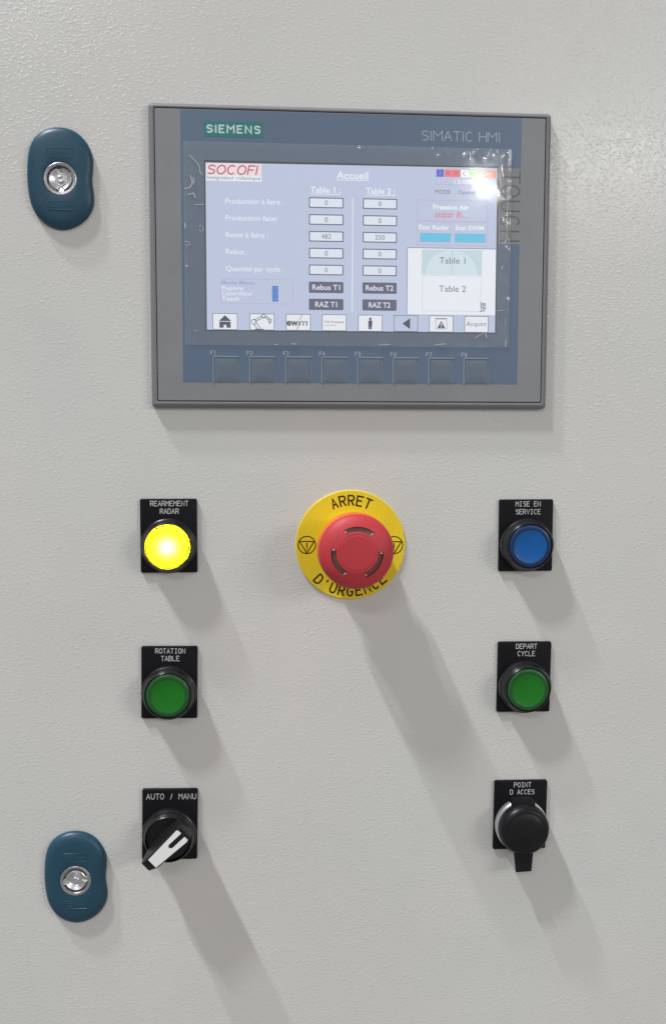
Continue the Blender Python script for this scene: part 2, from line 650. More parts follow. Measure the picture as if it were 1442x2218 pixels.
# maker badge
b = MB()
b.prism(rrect(-78.3, 61.6, -47.5, 69.5, 0.3, 2), [(0, FN), (0, FN + 0.06)])
badge = b.build("maker_badge", M['teal'], foil, smooth=False)
b = MB()
x = -77.0
for ch, gw in (("S", 2.7), ("i", 0), ("E", 2.3), ("M", 3.4), ("E", 2.3), ("N", 2.9), ("S", 2.7)):
    letters(b, ch, x + gw / 2 + .45, 65.55, 3.5, 0, gw if gw else 0.01, 0.92, FN + 0.05, hg=0.06)
    x += gw + 1.85
b.build("lettering", M['badgeprint'], foil, smooth=False)
b = MB()
x = 36.3
for ch, gw in (("S", 3.3), ("i", 1.0), ("M", 4.6), ("A", 4.2), ("T", 3.7), ("i", 1.0), ("C", 3.8), (" ", 1.6), ("H", 3.7), ("M", 4.6), ("i", 1.0)):
    if ch != " ":
        letters(b, ch, x + gw / 2, 64.9, 4.8, 0, gw if ch != 'i' else 0.01, 0.42, FN, hg=0.06)
    x += gw + 0.95
b.build("lettering", M['foilprint'], foil)
# TOUCH, reading downwards on the grey window
b = MB()


def down(cx, cy, cap):
    return lambda p, q: (cx + q, cy - p)


for ch, yc, gw in (("T", 44.5, 6.0), ("O", 37.2, 6.0), ("U", 29.3, 5.2), ("C", 21.5, 5.2), ("H", 13.6, 5.0)):
    wp = down(84.3, yc, 0)
    letters(b, ch, 0, 0, 10.2, 0, gw, 0.95, 4.70, hg=0.06, warp=wp)
b.build("lettering", M['touch'], hmi)
# function keys
key_x = [-74.3 + 19.24 * i for i in range(8)]
proto = None
for i, kx in enumerate(key_x):
    if proto is None:
        b = MB()
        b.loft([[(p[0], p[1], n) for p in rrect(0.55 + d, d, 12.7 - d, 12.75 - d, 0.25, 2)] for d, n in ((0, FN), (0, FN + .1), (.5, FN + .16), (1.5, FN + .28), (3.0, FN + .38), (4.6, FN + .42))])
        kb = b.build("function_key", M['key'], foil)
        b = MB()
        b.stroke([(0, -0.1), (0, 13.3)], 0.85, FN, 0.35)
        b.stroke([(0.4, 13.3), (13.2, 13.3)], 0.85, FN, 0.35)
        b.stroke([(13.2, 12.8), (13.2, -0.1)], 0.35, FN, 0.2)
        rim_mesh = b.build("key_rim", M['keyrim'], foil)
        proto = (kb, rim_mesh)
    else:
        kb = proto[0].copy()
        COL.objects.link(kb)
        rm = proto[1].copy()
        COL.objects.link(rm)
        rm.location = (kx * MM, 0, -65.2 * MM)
    kb.location = (kx * MM, 0, -65.2 * MM)
    b = MB()
    letters(b, "F", kx - 0.8, -49.9, 2.0, 0, 1.1, 0.32, FN, hg=0.05)
    letters(b, str(i + 1), kx + 0.9, -49.9, 2.0, 0, 1.1, 0.32, FN, hg=0.05)
    b.build("lettering", M['foilprint'], foil)
proto[1].location = proto[0].location = (key_x[0] * MM, 0, -65.2 * MM)

# ------------------------------------------------------------------ display
D0 = FN + 0.03
b = MB()
b.prism(rrect(-78.3, -38.4, 77.7, 49.7, 0.3, 2), [(0, FN - 0.02), (0, FN + 0.02)])
b.build("display_mask", M['mask'], hmi, smooth=False)
BGC = (193, 203, 229)
K = 0.97
c_bg = glow(BGC, K)
c_white = glow((240, 244, 252), K)
c_field = glow((228, 235, 248), K)
c_line = glow((92, 99, 118), K)
c_dark = glow((96, 98, 122), K)
c_text = glow((240, 244, 254), K)
c_ink = glow((110, 115, 128), K)
c_black = glow((72, 78, 96), K)
c_red = glow((196, 110, 124), K)
c_hash = glow((228, 120, 140), K)
c_cyan = glow((100, 200, 236), K)
c_pink = glow((196, 176, 206), K)
c_pinkbg = glow((244, 228, 234), K)
b = MB()
b.prism([(-77.5, -37.8), (77.1, -37.8), (77.1, 49.0), (-77.5, 48.4)], [(0, FN), (0, D0)])
scr = b.build("display", c_bg, hmi, smooth=False)
L1, L2, L3 = D0 + 0.06, D0 + 0.12, D0 + 0.18


def on_display(mb, name, mats):
    return mb.build(name, mats, scr, smooth=False)


b = MB()
b.rect(-77.3, 48.2, -48.4, 39.2, L1, 0)
b.rect(-77.3, 48.2, -48.4, 42.0, L2, 1)
x = -76.2
for ch, gw in (("S", 3.6), ("O", 4.2), ("C", 3.9), ("O", 4.2), ("F", 3.2), ("i", 0)):
    letters(b, ch, 0, 0, 4.4, 0, gw if gw else 0.01, 0.8, L2 + .02, 2, hg=0.04, warp=lambda p, q, x=x, gw=gw: (x + gw / 2 + p + .2 * q, 44.9 + q))
    x += gw + 1.25
print_text(b, "Intégrateur robotique", -76.7, -48.9, 40.0, 1.8, L3, 3, bold=0.0)
on_display(b, "logo_panel", [c_white, c_pinkbg, c_red, c_ink])
for txt, x0, x1, base, cap in (("Accueil", -9.0, 7.8, 41.7, 3.6), ("Table 1 :", -22.8, -6.8, 34.2, 3.0), ("Table 2 :", 6.6, 22.1, 34.2, 3.0)):
    b = MB()
    print_text(b, txt, x0, x1, base, cap, L1, bold=0.02)
    b.rect(x0, base - 0.55, x1, base - 0.9, L1)
    on_display(b, "heading", c_text)
for txt, x1, base in (("Production à faire :", -36.8, 27.7), ("Production faite:", -40.2, 19.1), ("Reste à faire :", -45.0, 10.4), ("Rebus :", -55.8, 1.7), ("Quantité par cycle :", -36.9, -7.1)):
    b = MB()
    print_text(b, txt, -67.3, x1, base, 2.6, L1, bold=0.006)
    on_display(b, "caption", c_text)
for cx, val in ((-14.4, ("0", "0", "482", "0", "0")), (14.15, ("0", "0", "250", "0", "0"))):
    for i, t in enumerate(val):
        y = 29.05 - 8.72 * i
        b = MB()
        b.poly(rrect(cx - 9.15, y - 2.75, cx + 9.15, y + 2.75, 0.45, 2), L1, 0)
        b.poly(rrect(cx - 8.6, y - 2.2, cx + 8.6, y + 2.2, 0.2, 2), L2, 1)
        wt = 1.6 * len(t) + (0.3 if len(t) > 1 else 0)
        print_text(b, t, cx - wt / 2, cx + wt / 2, y - 1.25, 2.5, L3, 2)
        on_display(b, "number_field", [c_line, c_field, c_ink])
    nt_ = "1" if cx < 0 else "2"
    for t, y in (("Rebus T" + nt_, -14.95), ("RAZ T" + nt_, -23.9)):
        b = MB()
        b.poly(rrect(cx - 9.2, y - 2.95, cx + 9.2, y + 2.95, 0.5, 2), L1, 1)
        b.poly(rrect(cx - 8.95, y - 2.65, cx + 8.95, y + 2.7, 0.35, 2), L2, 0)
        ww = 14.8 if t.startswith("Reb") else 11.6
        print_text(b, t, cx - ww / 2, cx + ww / 2, y - 1.3, 2.7, L3, 2, bold=0.012)
        on_display(b, "screen_button", [c_dark, c_line, glow((236, 238, 248), K)])
b = MB()
b.rect(-0.62, 32, -0.2, -27.7, L1)
on_display(b, "divider", c_text)
# mode box
b = MB()
b.outline(-70.2, -11.1, -32.0, -24.0, 0.28, L1, 0)
print_text(b, "Mode Menu:", -69.6, -51.8, -14.0, 1.9, L1, 1, bold=0.02)
print_text(b, "Automatique", -49.8, -33.6, -13.6, 1.7, L1, 2, bold=0.02)
for t, x1, y in (("Pupitre", -58.3, -17.0), ("Contrôleur", -53.4, -19.7), ("Teach", -60.3, -22.5)):
    print_text(b, t, -69.6, x1, y, 2.1, L1, 3, bold=0.012)
for i in range(3):
    b.rect(-42.95, -14.6 - 2.72 * i, -39.95, -17.1 - 2.72 * i, L1, 4)
b.rect(-43.05, -14.5, -39.85, -22.7, D0 + 0.03, 5)
on_display(b, "mode_box", [c_pink, glow((160, 172, 214), K), glow((176, 212, 204), K), glow((238, 240, 252), K), glow((92, 138, 214), K), glow((66, 100, 172), K)])
# colour keys at the top right
for x0, x1, col, t, tc_ in ((44.2, 48.2, (98, 104, 210), "I", (130, 140, 220)), (48.6, 52.5, (240, 130, 136), "R", (206, 84, 96)), (52.5, 57.0, (240, 124, 130), "M", (214, 92, 104)),
                            (57.4, 61.6, (252, 250, 250), "C", (160, 160, 166)), (61.9, 68.4, (160, 236, 136), "", None), (68.9, 76.4, (244, 158, 132), "ALL", (254, 214, 200))):
    b = MB()
    b.rect(x0, 43.8, x1, 47.7, L1, 0)
    if t:
        mid = (x0 + x1) / 2
        ww = 0.5 if t == "I" else (5.0 if t == "ALL" else 2.2)
        print_text(b, t, mid - ww / 2, mid + ww / 2, 44.6, 2.3, L2, 1)
    on_display(b, "colour_key", [glow(col, K)] + ([glow(tc_, K)] if tc_ else []))
b = MB()
b.outline(44.0, 48.3, 76.8, 39.7, 0.25, L1 - 0.03, 0)
print_text(b, "12:00:00", 53.8, 67.4, 40.4, 2.1, L1, 1, bold=0.01)
on_display(b, "clock_box", [c_pink, c_text])
b = MB()
print_text(b, "MODE", 43.6, 51.8, 35.0, 2.1, L1)
print_text(b, "Opérateur", 55.8, 69.5, 35.0, 2.1, L1)
on_display(b, "mode_caption", c_ink)
# pressure box
b = MB()
b.outline(34.0, 31.7, 72.1, 20.7, 0.3, L1, 0)
b.outline(34.0, 20.4, 72.1, 7.9, 0.3, L1, 0)
print_text(b, "Pression Air", 42.6, 61.8, 26.9, 2.4, L1, 1, bold=0.03)
print_text(b, "### B...", 43.4, 61.9, 22.6, 3.2, L1, 2, bold=0.0, shear=0.1)
print_text(b, "Etat Radar", 35.1, 51.5, 16.3, 2.3, L1, 1, bold=0.02)
print_text(b, "Etat EWM", 54.9, 70.1, 16.3, 2.3, L1, 1, bold=0.02)
on_display(b, "pressure_box", [c_pink, c_white, c_hash])
for x0, x1 in ((35.9, 52.0), (54.75, 70.9)):
    b = MB()
    b.outline(x0 - .3, 14.4, x1 + .3, 9.7, 0.3, L1, 1)
    b.rect(x0, 14.1, x1, 10.0, L1, 0)
    on_display(b, "status_light", [c_cyan, glow((150, 180, 220), K)])
# table diagram
b = MB()
b.rect(29.1, 6.4, 76.9, -28.5, L1, 0)
b.rect(29.1, 6.4, 28.8, -28.5, L1, 6)
b.rect(29.1, 6.4, 76.9, 6.7, L1, 6)
b.rect(36.7, 5.8, 69.4, -7.5, L2, 1)
ell = [(52.9 + 14.2 * math.cos(R(a)), -7.5 + 13.0 * math.sin(R(a))) for a in range(0, 181, 10)]
b.poly(ell, L2 + .04, 2)
b.rect(52.9, 5.8, 53.15, -7.5, L2 + .07, 3)
b.rect(53.0, 5.6, 53.9, 3.6, L2 + .07, 1)
print_text(b, "Table 1", 46.2, 60.3, -1.5, 3.3, L3, 4)
print_text(b, "Table 2", 46.2, 60.8, -16.4, 3.3, L3, 4)
b.outline(37.0, -7.7, 69.1, -26.8, 0.35, L2, 5)
for i, (p, q) in enumerate((((68.9, -22.0), (71.6, -22.5)), ((69.0, -23.0), (71.8, -23.3)), ((69.2, -22.0), (69.4, -26.6)), ((70.2, -22.2), (70.6, -26.2)), ((69.3, -26.6), (71.2, -26.2)), ((71.4, -22.2), (71.2, -26.0)), ((69.3, -24.4), (71.9, -24.9)), ((68.4, -26.8), (70, -26.4)))):
    b.stroke([p, q], 0.38, L2, 0.05 + i * 0.004, 4)
on_display(b, "table_diagram", [c_white, glow((202, 222, 230), K), glow((216, 233, 242), K), glow((172, 192, 204), K), c_ink, glow((222, 222, 234), K), c_line])
# bottom row of icon keys
ixs = (-74.5, -55.0, -35.8, -16.6, 2.7, 21.9, 41.1, 60.3)


def icon(i):
    x0 = ixs[i]
    b = MB()
    b.outline(x0, -29.1, x0 + 13.1, -37.75, 0.3, L1, 0)
    if i != 5:
        b.rect(x0 + .3, -29.4, x0 + 12.8, -37.6, L1, 1)
    c = x0 + 6.55
    if i == 0:
        b.poly([(c - 3.3, -33.2), (c + 3.3, -33.2), (c, -30.1)], L2, 2)
        b.poly([(c - 2.95, -36.7), (c - .75, -36.7), (c - .75, -35.2), (c + .75, -35.2), (c + .75, -36.7), (c + 2.95, -36.7), (c + 2.95, -33.5), (c - 2.95, -33.5)], L2, 2)
    elif i == 1:
        def link(p, q, wd):
            p, q = Vector(p), Vector(q)
            t = (q - p).normalized()
            nn = Vector((-t.y, t.x)) * wd
            for sg in (1, -1):
                b.stroke([p + nn * sg, q + nn * sg], 0.34, L2, 0.05, 2)
        link((x0 + 2.9, -34.4), (x0 + 5.2, -37.2), 0.75)
        link((x0 + 2.6, -33.0), (x0 + 6.9, -30.6), 0.5)
        link((x0 + 8.0, -30.4), (x0 + 10.6, -32.2), 0.45)
        for cx, cy, r in ((x0 + 2.2, -33.4, 1.3), (x0 + 7.4, -30.4, 1.0), (x0 + 10.8, -32.6, 0.8)):
            b.stroke([(cx + r * math.cos(R(a)), cy + r * math.sin(R(a))) for a in range(0, 360, 30)], 0.34, L2, 0.07, 2, closed=True)
        b.stroke([(x0 + 10.3, -33.2), (x0 + 10.6, -34.4), (x0 + 11.1, -33.2)], 0.4, L2, 0.05, 2)
        b.stroke([(x0 + 3.0, -37.3), (x0 + 7.3, -37.3)], 0.5, L2, 0.05, 2)
    elif i == 2:
        print_text(b, "ew", x0 + .3, x0 + 6.6, -35.2, 3.6, L2, 2, bold=0.03)
        print_text(b, "m", x0 + 6.9, x0 + 12.0, -35.2, 3.6, L2, 2, shear=0.25)
        b.stroke([(x0 + 8.4, -29.5), (x0 + 7.4, -32.2)], 0.3, L2, 0.05, 3)
        b.stroke([(x0 + 7.2, -33.0), (x0 + 6.0, -37.4)], 0.4, L2, 0.05, 3)
    elif i == 3:
        print_text(b, "T-E Connect", x0 + 1.0, x0 + 11.8, -33.6, 1.15, L2, 3, bold=0.02)
        b.rect(x0 + 1.2, -34.75, x0 + 7.6, -34.95, L2, 4)
    elif i == 4:
        b.poly([(c + .75 * math.cos(R(a)), -31.4 + .8 * math.sin(R(a))) for a in range(0, 360, 40)], L2, 4)
        b.stroke([(c - .6, -31.0), (c, -30.6), (c + .6, -31.0)], 0.35, L2, 0.06, 2)
        b.poly([(c - .9, -36.8), (c - .1, -36.8), (c, -35), (c + .1, -36.8), (c + .75, -36.8), (c + 1.15, -32.5), (c + .6, -32.1), (c - .6, -32.1), (c - 1.15, -32.5)], L2, 2)
    elif i == 5:
        b.poly([(c - 1.9, -33.5), (c + 2.3, -36.5), (c + 2.3, -30.6)], L2, 2)
    elif i == 6:
        b.outline(c - 3.1, -30.6, c + 3.1, -36.3, 0.22, L2, 4)
        b.rect(c - 3.1, -30.5, c + 3.1, -31.0, L2, 2)
        b.poly([(c - 2.1, -35.8), (c + 2.1, -35.8), (c, -31.8)], L2, 2)
        b.rect(c - .25, -33.0, c + .25, -34.6, L3, 1)
        b.rect(c - .25, -34.9, c + .25, -35.4, L3, 1)
    else:
        print_text(b, "Acquitt", x0 + .9, x0 + 11.9, -34.4, 2.3, L2, 4)
    on_display(b, "icon_key", [c_line, glow((238, 241, 248), K), c_black, glow((160, 110, 118), K), c_ink])


for i in range(8):
    icon(i)

# ------------------------------------------------------------------ clear film left on the display
b = MB()
fx0, fx1, fy0, fy1 = -88.9, 84.6, -45.8, 58.9
nx, ny = 174, 105
FZ = FN + 0.55


def film_h(x, y):
    e = min(x - fx0, fx1 - x, y - fy0, fy1 - y)
    edge = max(0.0, 1 - e / 9.0)
    q = 0.35 * noise.noise(Vector((x * .035, y * .035, 2.3)))
    q += edge * (0.5 if y < 50 else 0.2) * noise.noise(Vector((x * .16, y * .11, 7.1)))
    q += edge * edge * 0.35 * noise.noise(Vector((x * .42, y * .30, 4.4)))
    if x > 77 and y > 5:
        q += 0.25 * math.exp(-((x - 82.5) / 0.9) ** 2)
    return FZ + max(-0.18, q * 0.55)


vs = [(fx0 + (fx1 - fx0) * i / nx, fy0 + (fy1 - fy0) * j / ny) for j in range(ny + 1) for i in range(nx + 1)]
b.add([(x, y, film_h(x, y)) for x, y in vs], [(j * (nx + 1) + i, j * (nx + 1) + i + 1, (j + 1) * (nx + 1) + i + 1, (j + 1) * (nx + 1) + i) for j in range(ny) for i in range(nx)])
film = b.build("protective_film", M['film'], hmi, angle=180)
crease_glints = [([(-85.8, 51.8), (-83.2, 49.2), (-80.9, 46.9), (-80.4, 44.5), (-80.0, 42.3)], .5),
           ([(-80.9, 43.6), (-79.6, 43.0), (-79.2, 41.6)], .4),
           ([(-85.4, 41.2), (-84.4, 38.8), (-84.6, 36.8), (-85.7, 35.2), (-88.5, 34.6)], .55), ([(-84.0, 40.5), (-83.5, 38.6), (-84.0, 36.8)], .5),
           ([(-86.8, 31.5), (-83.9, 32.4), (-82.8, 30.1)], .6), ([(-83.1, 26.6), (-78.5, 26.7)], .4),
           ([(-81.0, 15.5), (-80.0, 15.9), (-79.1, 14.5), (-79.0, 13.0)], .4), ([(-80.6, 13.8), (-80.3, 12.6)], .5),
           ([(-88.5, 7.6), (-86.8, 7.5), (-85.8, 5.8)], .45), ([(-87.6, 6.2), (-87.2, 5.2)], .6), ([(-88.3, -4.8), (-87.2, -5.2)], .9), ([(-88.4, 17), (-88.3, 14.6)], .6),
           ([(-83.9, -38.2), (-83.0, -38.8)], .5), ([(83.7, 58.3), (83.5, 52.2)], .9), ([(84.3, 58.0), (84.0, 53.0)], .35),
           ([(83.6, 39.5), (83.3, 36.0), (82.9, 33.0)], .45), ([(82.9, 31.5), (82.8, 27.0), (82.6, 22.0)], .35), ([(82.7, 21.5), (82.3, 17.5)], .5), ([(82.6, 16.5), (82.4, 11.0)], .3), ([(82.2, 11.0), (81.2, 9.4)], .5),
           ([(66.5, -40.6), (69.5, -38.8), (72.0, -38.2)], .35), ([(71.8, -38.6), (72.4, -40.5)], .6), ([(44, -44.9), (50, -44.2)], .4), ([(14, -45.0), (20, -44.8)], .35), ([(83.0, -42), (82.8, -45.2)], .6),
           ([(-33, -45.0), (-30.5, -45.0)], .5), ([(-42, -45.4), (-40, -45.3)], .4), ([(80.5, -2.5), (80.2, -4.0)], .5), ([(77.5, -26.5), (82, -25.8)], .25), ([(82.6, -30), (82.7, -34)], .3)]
for pts, wd in crease_glints:  # raised wrinkles with their glints painted pale
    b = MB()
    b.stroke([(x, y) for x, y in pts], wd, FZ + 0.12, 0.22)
    b.build("film_crease_glint", M['crease_glint'], film)

# ------------------------------------------------------------------ push buttons, selector, socket
GRP = "small operators on black legend plates"
RING = [(13.5, 1.8), (14.75, 2.0), (14.9, 4.6), (14.6, 5.6), (14.05, 6.0), (13.9, 6.5), (12.75, 10.7), (12.5, 10.95), (12.2, 10.9), (12.1, 9.5)]
_plate = {}


def plate(parent, lines):
    """black legend plate with engraved lines; hole centre at (0,0), plate centre 5 mm above"""
    if 'p' not in _plate:
        b = MB()
        b.prism(rrect(-15.15, -15.0, 15.15, 25.0, 0.9, 3), [(0, 0), (0, 1.5), (0.25, 1.9), (0.7, 2.0)])
        o = b.build("legend_plate", M['black'], parent)
        _plate['p'] = o.data
    else:
        o = bpy.data.objects.new("legend_plate", _plate['p'])
        COL.objects.link(o)
        o.parent = parent
    b = MB()
    for t, cx, cy, cap, adv in lines:
        letters(b, t, cx, cy, cap, adv, adv * 0.72, 0.32, 2.0, hg=0.06)
    b.build("lettering", M['print'], o)
    return o


def bezel(parent):
    if 'r' not in _plate:
        b = MB()
        b.lathe(RING, 72, cap1=False)
        o = b.build("bezel_ring", M['ring'], parent, angle=32)
        _plate['r'] = o.data
    else:
        o = bpy.data.objects.new("bezel_ring", _plate['r'])
        COL.objects.link(o)
        o.parent = parent
    return o


def lens(parent, key):
    b = MB()
    b.lathe([(12.05, 9.0), (12.0, 10.2), (11.6, 10.75), (11.0, 11.0), (9.9, 11.15), (9.4, 11.1), (9.0, 10.95)], 72, cap1=False)
    b.build("lens_rim", M[key + 'rim'], parent, angle=50)
    b = MB()
    b.lathe([(9.0, 10.95), (7.9, 10.75), (6.5, 10.6), (4.5, 10.42), (2.2, 10.32), (0, 10.3)], 72)
    return b.build("lens", M[key], parent, angle=60)


def button(label, x, z, rot, lines, key):
    t = thing("push_button", label, "push button", x, z, rot, "push buttons on black legend plates")
    plate(t, lines)
    bezel(t)
    if key:
        lens(t, key)
    return t


y1, y2 = 22.5, 18.35
t = button("lit yellow push button marked REARMEMENT RADAR", -98.48, -0.15, 0.5, [("REARMEMENT", .5, y1, 2.6, 2.06), ("RADAR", .5, y2, 2.6, 2.06)], None)
# lit cap: translucent lens, reflector cup and lamp behind it
b = MB()
b.lathe([(10.75, 11.9), (10.0, 12.1), (9.1, 12.2), (8.7, 12.0), (6, 12.1), (3, 12.15), (0, 12.15)], 72)
for i in range(36):
    a = 2 * math.pi * i / 36
    ca, sa = math.cos(a), math.sin(a)
    b.stroke([(9.3 * ca, 9.3 * sa), (10.4 * ca, 10.4 * sa)], 0.4, 11.95, 0.28)
b.build("lens", M['litlens'], t, angle=60)
b = MB()
b.lathe([(11.9, 9.6), (11.85, 11.2), (11.5, 11.75), (11.05, 11.6), (10.75, 11.9)], 72, cap1=False)
b.build("lens_rim", M['litrim'], t, angle=30)
b = MB()
b.lathe([(12.0, 9.4), (11.0, 5.5), (4.5, 4.6)], 48, cap1=True)
b.build("reflector", M['yellow'], t)
b = MB()
b.lathe([(1.5, 4.8), (1.5, 8.9), (1.1, 9.3), (0, 9.35)], 24, mis=[1, 0, 0])
b.build("lamp_element", [M['led'], M['dark']], t)

button("dark green push button marked ROTATION TABLE", -98.47, -80.67, -0.3, [("ROTATION", .5, y1, 2.6, 2.06), ("TABLE", .5, y2, 2.6, 2.06)], 'green')
button("blue push button marked MISE EN SERVICE", 97.6, 0.65, 0.6, [("MISE EN", .9, y1, 2.6, 2.06), ("SERVICE", .9, y2 - .2, 2.6, 2.06)], 'blue')
button("dark green push button marked DEPART CYCLE", 98.67, -79.35, 0.0, [("DEPART", .9, y1, 2.6, 2.06), ("CYCLE", .9, y2, 2.6, 2.06)], 'green')

# selector
t = thing("selector_switch", "black selector switch with white lever insert marked AUTO / MANU", "selector switch", -98.44, -160.48, -0.6)
plate(t, [("AUTO / MANU", .75, 20.9, 3.0, 2.52)])
bezel(t)
b = MB()
b.lathe([(12.1, 7.0), (12.0, 9.3), (11.6, 9.7), (0, 9.8)], 64)
b.build("knob_disc", M['knob'], t)
AX = R(224)


def along(a, bb, n=0):
    return (a * math.cos(AX) - bb * math.sin(AX), a * math.sin(AX) + bb * math.cos(AX), n)


def hand(pts):
    return [along(*p) for p in pts]


b = MB()
foot = [(-13.2, -4.0), (-12.0, -5.2), (9.0, -4.6), (12.4, -3.4), (12.4, 3.4), (9.0, 4.6), (-12.0, 5.2), (-13.2, 4.0)]
mid = [(-14.0, -3.6), (-13.0, -4.7), (9.6, -4.0), (15.6, -2.9), (15.6, 2.9), (9.6, 4.0), (-13.0, 4.7), (-14.0, 3.6)]
b.loft([[along(p[0], p[1], 9.7) for p in foot],
        [along(p[0], p[1], 17.0 + (0 if k_ not in (3, 4) else -1.0)) for k_, p in enumerate(mid)],
        [along(p[0] * 0.995, p[1] * .96, h) for p, h in zip(mid, (22.5, 23.9, 23.9, 20.3, 20.3, 23.9, 23.9, 22.5))],
        [along(p[0] * .97, p[1] * .86, h) for p, h in zip(mid, (23.6, 24.6, 24.6, 21.0, 21.0, 24.6, 24.6, 23.6))]])
lever = b.build("lever", M['knob'], t, angle=25)
b = MB()
ins = [(-12.2, -3.7), (-11.2, -4.1), (9.9, -2.9), (9.9, 2.9), (-11.2, 4.1), (-12.2, 3.7), (-12.2, 1.35), (-3.4, 1.35), (-2.6, .9), (-2.3, 0), (-2.6, -.9), (-3.4, -1.35), (-12.2, -1.35)]
b.loft([[along(p[0], p[1], n) for p in ins] for n in (24.2, 24.95)])
for p in (0,):
    pass
b.build("lever_insert", M['white'], lever, smooth=False)
b = MB()
b.loft([hand([(p[0], p[1], n) for p in inset([(-13.6, -1.0), (-2.5, -1.0), (-2.5, 1.0), (-13.6, 1.0)], d)]) for d, n in ((0, 24.3), (0.2, 24.62))])
b.build("lever_rib", M['ring'], lever)

# service socket
t = thing("service_socket", "black capped service socket marked POINT D ACCES with pull tab", "service socket", 98.64, -159.16, -0.1)
plate(t, [("POINT", .8, y1 + .1, 2.6, 2.06), ("D ACCES", .7, y2 + .1, 2.6, 2.06)])
b = MB()
b.lathe([(13.0, 1.9), (14.7, 2.0), (14.85, 5.2), (14.2, 6.2), (12.5, 6.5)], 72)
b.build("collar_ring", M['alu'], t, angle=32)
b = MB()
b.lathe([(12.0, 7.0), (14.1, 7.6), (14.3, 9.0), (14.1, 11.0), (13.3, 13.0), (12.0, 14.2), (11.3, 14.35), (10.9, 14.3), (10.2, 14.7), (8, 15.4), (5, 15.9), (2.5, 16.1), (0, 16.2)], 72)
cap = b.build("dust_cap", M['rubber'], t, angle=60)
b = MB()
st = [(-6.6, 7.0), (6.6, 7.0), (6.8, 12.0), (6.4, 15.3), (5.2, 16.3), (-5.2, 16.3), (-6.4, 15.3), (-6.8, 12.0)]
b.loft([[(p[0], p[1], 1.9) for p in st], [(p[0], p[1], 5.6 if p[1] > 16 else 7.6) for p in st], [(p[0] * .96, p[1] - .2, 6.0 if p[1] > 16 else 7.9) for p in st]])
b.build("hinge_strap", M['rubber'], cap, angle=30)
b = MB()
tb = [(-4.2, -24.2), (4.5, -23.7), (5.5, -12.0), (-5.5, -12.0)]
b.loft([[(p[0], p[1], n + (0.8 if p[1] < -20 else 0)) for p in inset(tb, d)] for d, n in ((0.2, 8.3), (0, 8.7), (0, 10.8), (0.4, 11.2))], cap0=True)
b.build("pull_tab", M['rubber'], cap, angle=30)

# ------------------------------------------------------------------ emergency stop
t = thing("emergency_stop_button", "red mushroom emergency stop button on round yellow disc marked ARRET D'URGENCE", "emergency stop", 0, 0, 0)
b = MB()
b.lathe([(30.1, 0), (30.1, 0.8), (29.8, 1.05), (14, 1.05)], 120)
disc = b.build("legend_disc", M['yellow'], t)


def bend(rc, sgn):
    def f(x, y):
        if sgn > 0:
            a = math.pi / 2 - x / rc
            return ((rc + y) * math.cos(a), (rc + y) * math.sin(a))
        a = -math.pi / 2 + x / rc
        return ((rc - y) * math.cos(a), (rc - y) * math.sin(a))
    return f


b = MB()
letters(b, "ARRET", 0, 0, 5.2, 4.75, 3.0, 0.92, 1.05, hg=0.07, warp=bend(24.6, 1))
b.build("lettering", M['ink'], disc)
b = MB()
letters(b, "D'URGENCE", 0, 0, 5.2, 4.75, 3.0, 0.92, 1.05, hg=0.07, warp=bend(25.6, -1))
b.build("lettering", M['ink'], disc)
for sx in (-24.0, 24.0):
    b = MB()
    b.stroke([(sx + 4.75 * math.cos(R(a)), 4.75 * math.sin(R(a))) for a in range(0, 360, 10)], 0.6, 1.05, 0.07, closed=True)
    b.stroke([(sx - 4.0, 1.9), (sx + 4.0, 1.9), (sx, -4.5)], 0.6, 1.05, 0.075, closed=True)
    b.stroke([(sx, 1.0), (sx, -1.4)], 0.6, 1.05, 0.08)
    b.stroke([(sx, -2.35), (sx, -2.6)], 0.6, 1.05, 0.08)
    b.build("warning_symbol", M['ink'], disc)
b = MB()
b.lathe([(17.0, 1.0), (16.8, 9.0), (15.0, 12.0), (13.0, 14.0), (13.0, 22.0)], 64)
b.build("collar", M['yellow'], t)
# mushroom head with three recessed arrow windows
SEG = 180
slots = (86, 206, 326)
HALF = 35


def head_n(r):
    P = [(0, 38.0), (9.0, 37.9), (9.35, 37.74), (9.7, 37.82), (11, 37.5), (14, 36.6), (16.5, 35.4), (18.2, 34.0), (19.2, 32.5), (19.6, 30.8)]
    for (a, x), (c, y) in zip(P, P[1:]):
        if r <= c:
            return x + (y - x) * (r - a) / (c - a)
    return P[-1][1]


rad = [0.01, 4, 7, 8.6, 9.0, 9.35, 9.7, 10.4, 10.85, 10.95, 12.2, 13.45, 13.55, 14.2, 15.4, 16.5, 17.4, 18.2, 18.8, 19.2, 19.45, 19.6]
b = MB()
vs, fs, ms = [], [], []


def in_slot(deg):
    return min(abs((deg - s + 180) % 360 - 180) for s in slots) <= HALF + 0.01


for r in rad:
    for i in range(SEG):
        dg = i * 360 / SEG
        a = R(dg)
        n = head_n(r)
        if 10.9 < r < 13.5 and in_slot(dg):
            n -= 1.1
        vs.append((r * math.cos(a), r * math.sin(a), n))
for j in range(len(rad) - 1):
    for i in range(SEG):
        fs.append((j * SEG + i, (j + 1) * SEG + i, (j + 1) * SEG + (i + 1) % SEG, j * SEG + (i + 1) % SEG))
        mid_r = (rad[j] + rad[j + 1]) / 2
        dg = (i + .5) * 360 / SEG
        ms.append(1 if (10.9 < mid_r < 13.5 and in_slot(dg)) else 0)
b.add(vs, fs, 0)
b.m = ms
nf = len(b.f)
head = b.build("mushroom_head", [M['red'], M['window']], t, angle=35)
b = MB()
b.lathe([(13.0, 18.2), (18.8, 18.4), (19.7, 19.2), (19.85, 21.0), (19.6, 29.5), (18.6, 30.6)], 96, cap1=False)
b.build("head_skirt", M['skirt'], head)
b = MB()
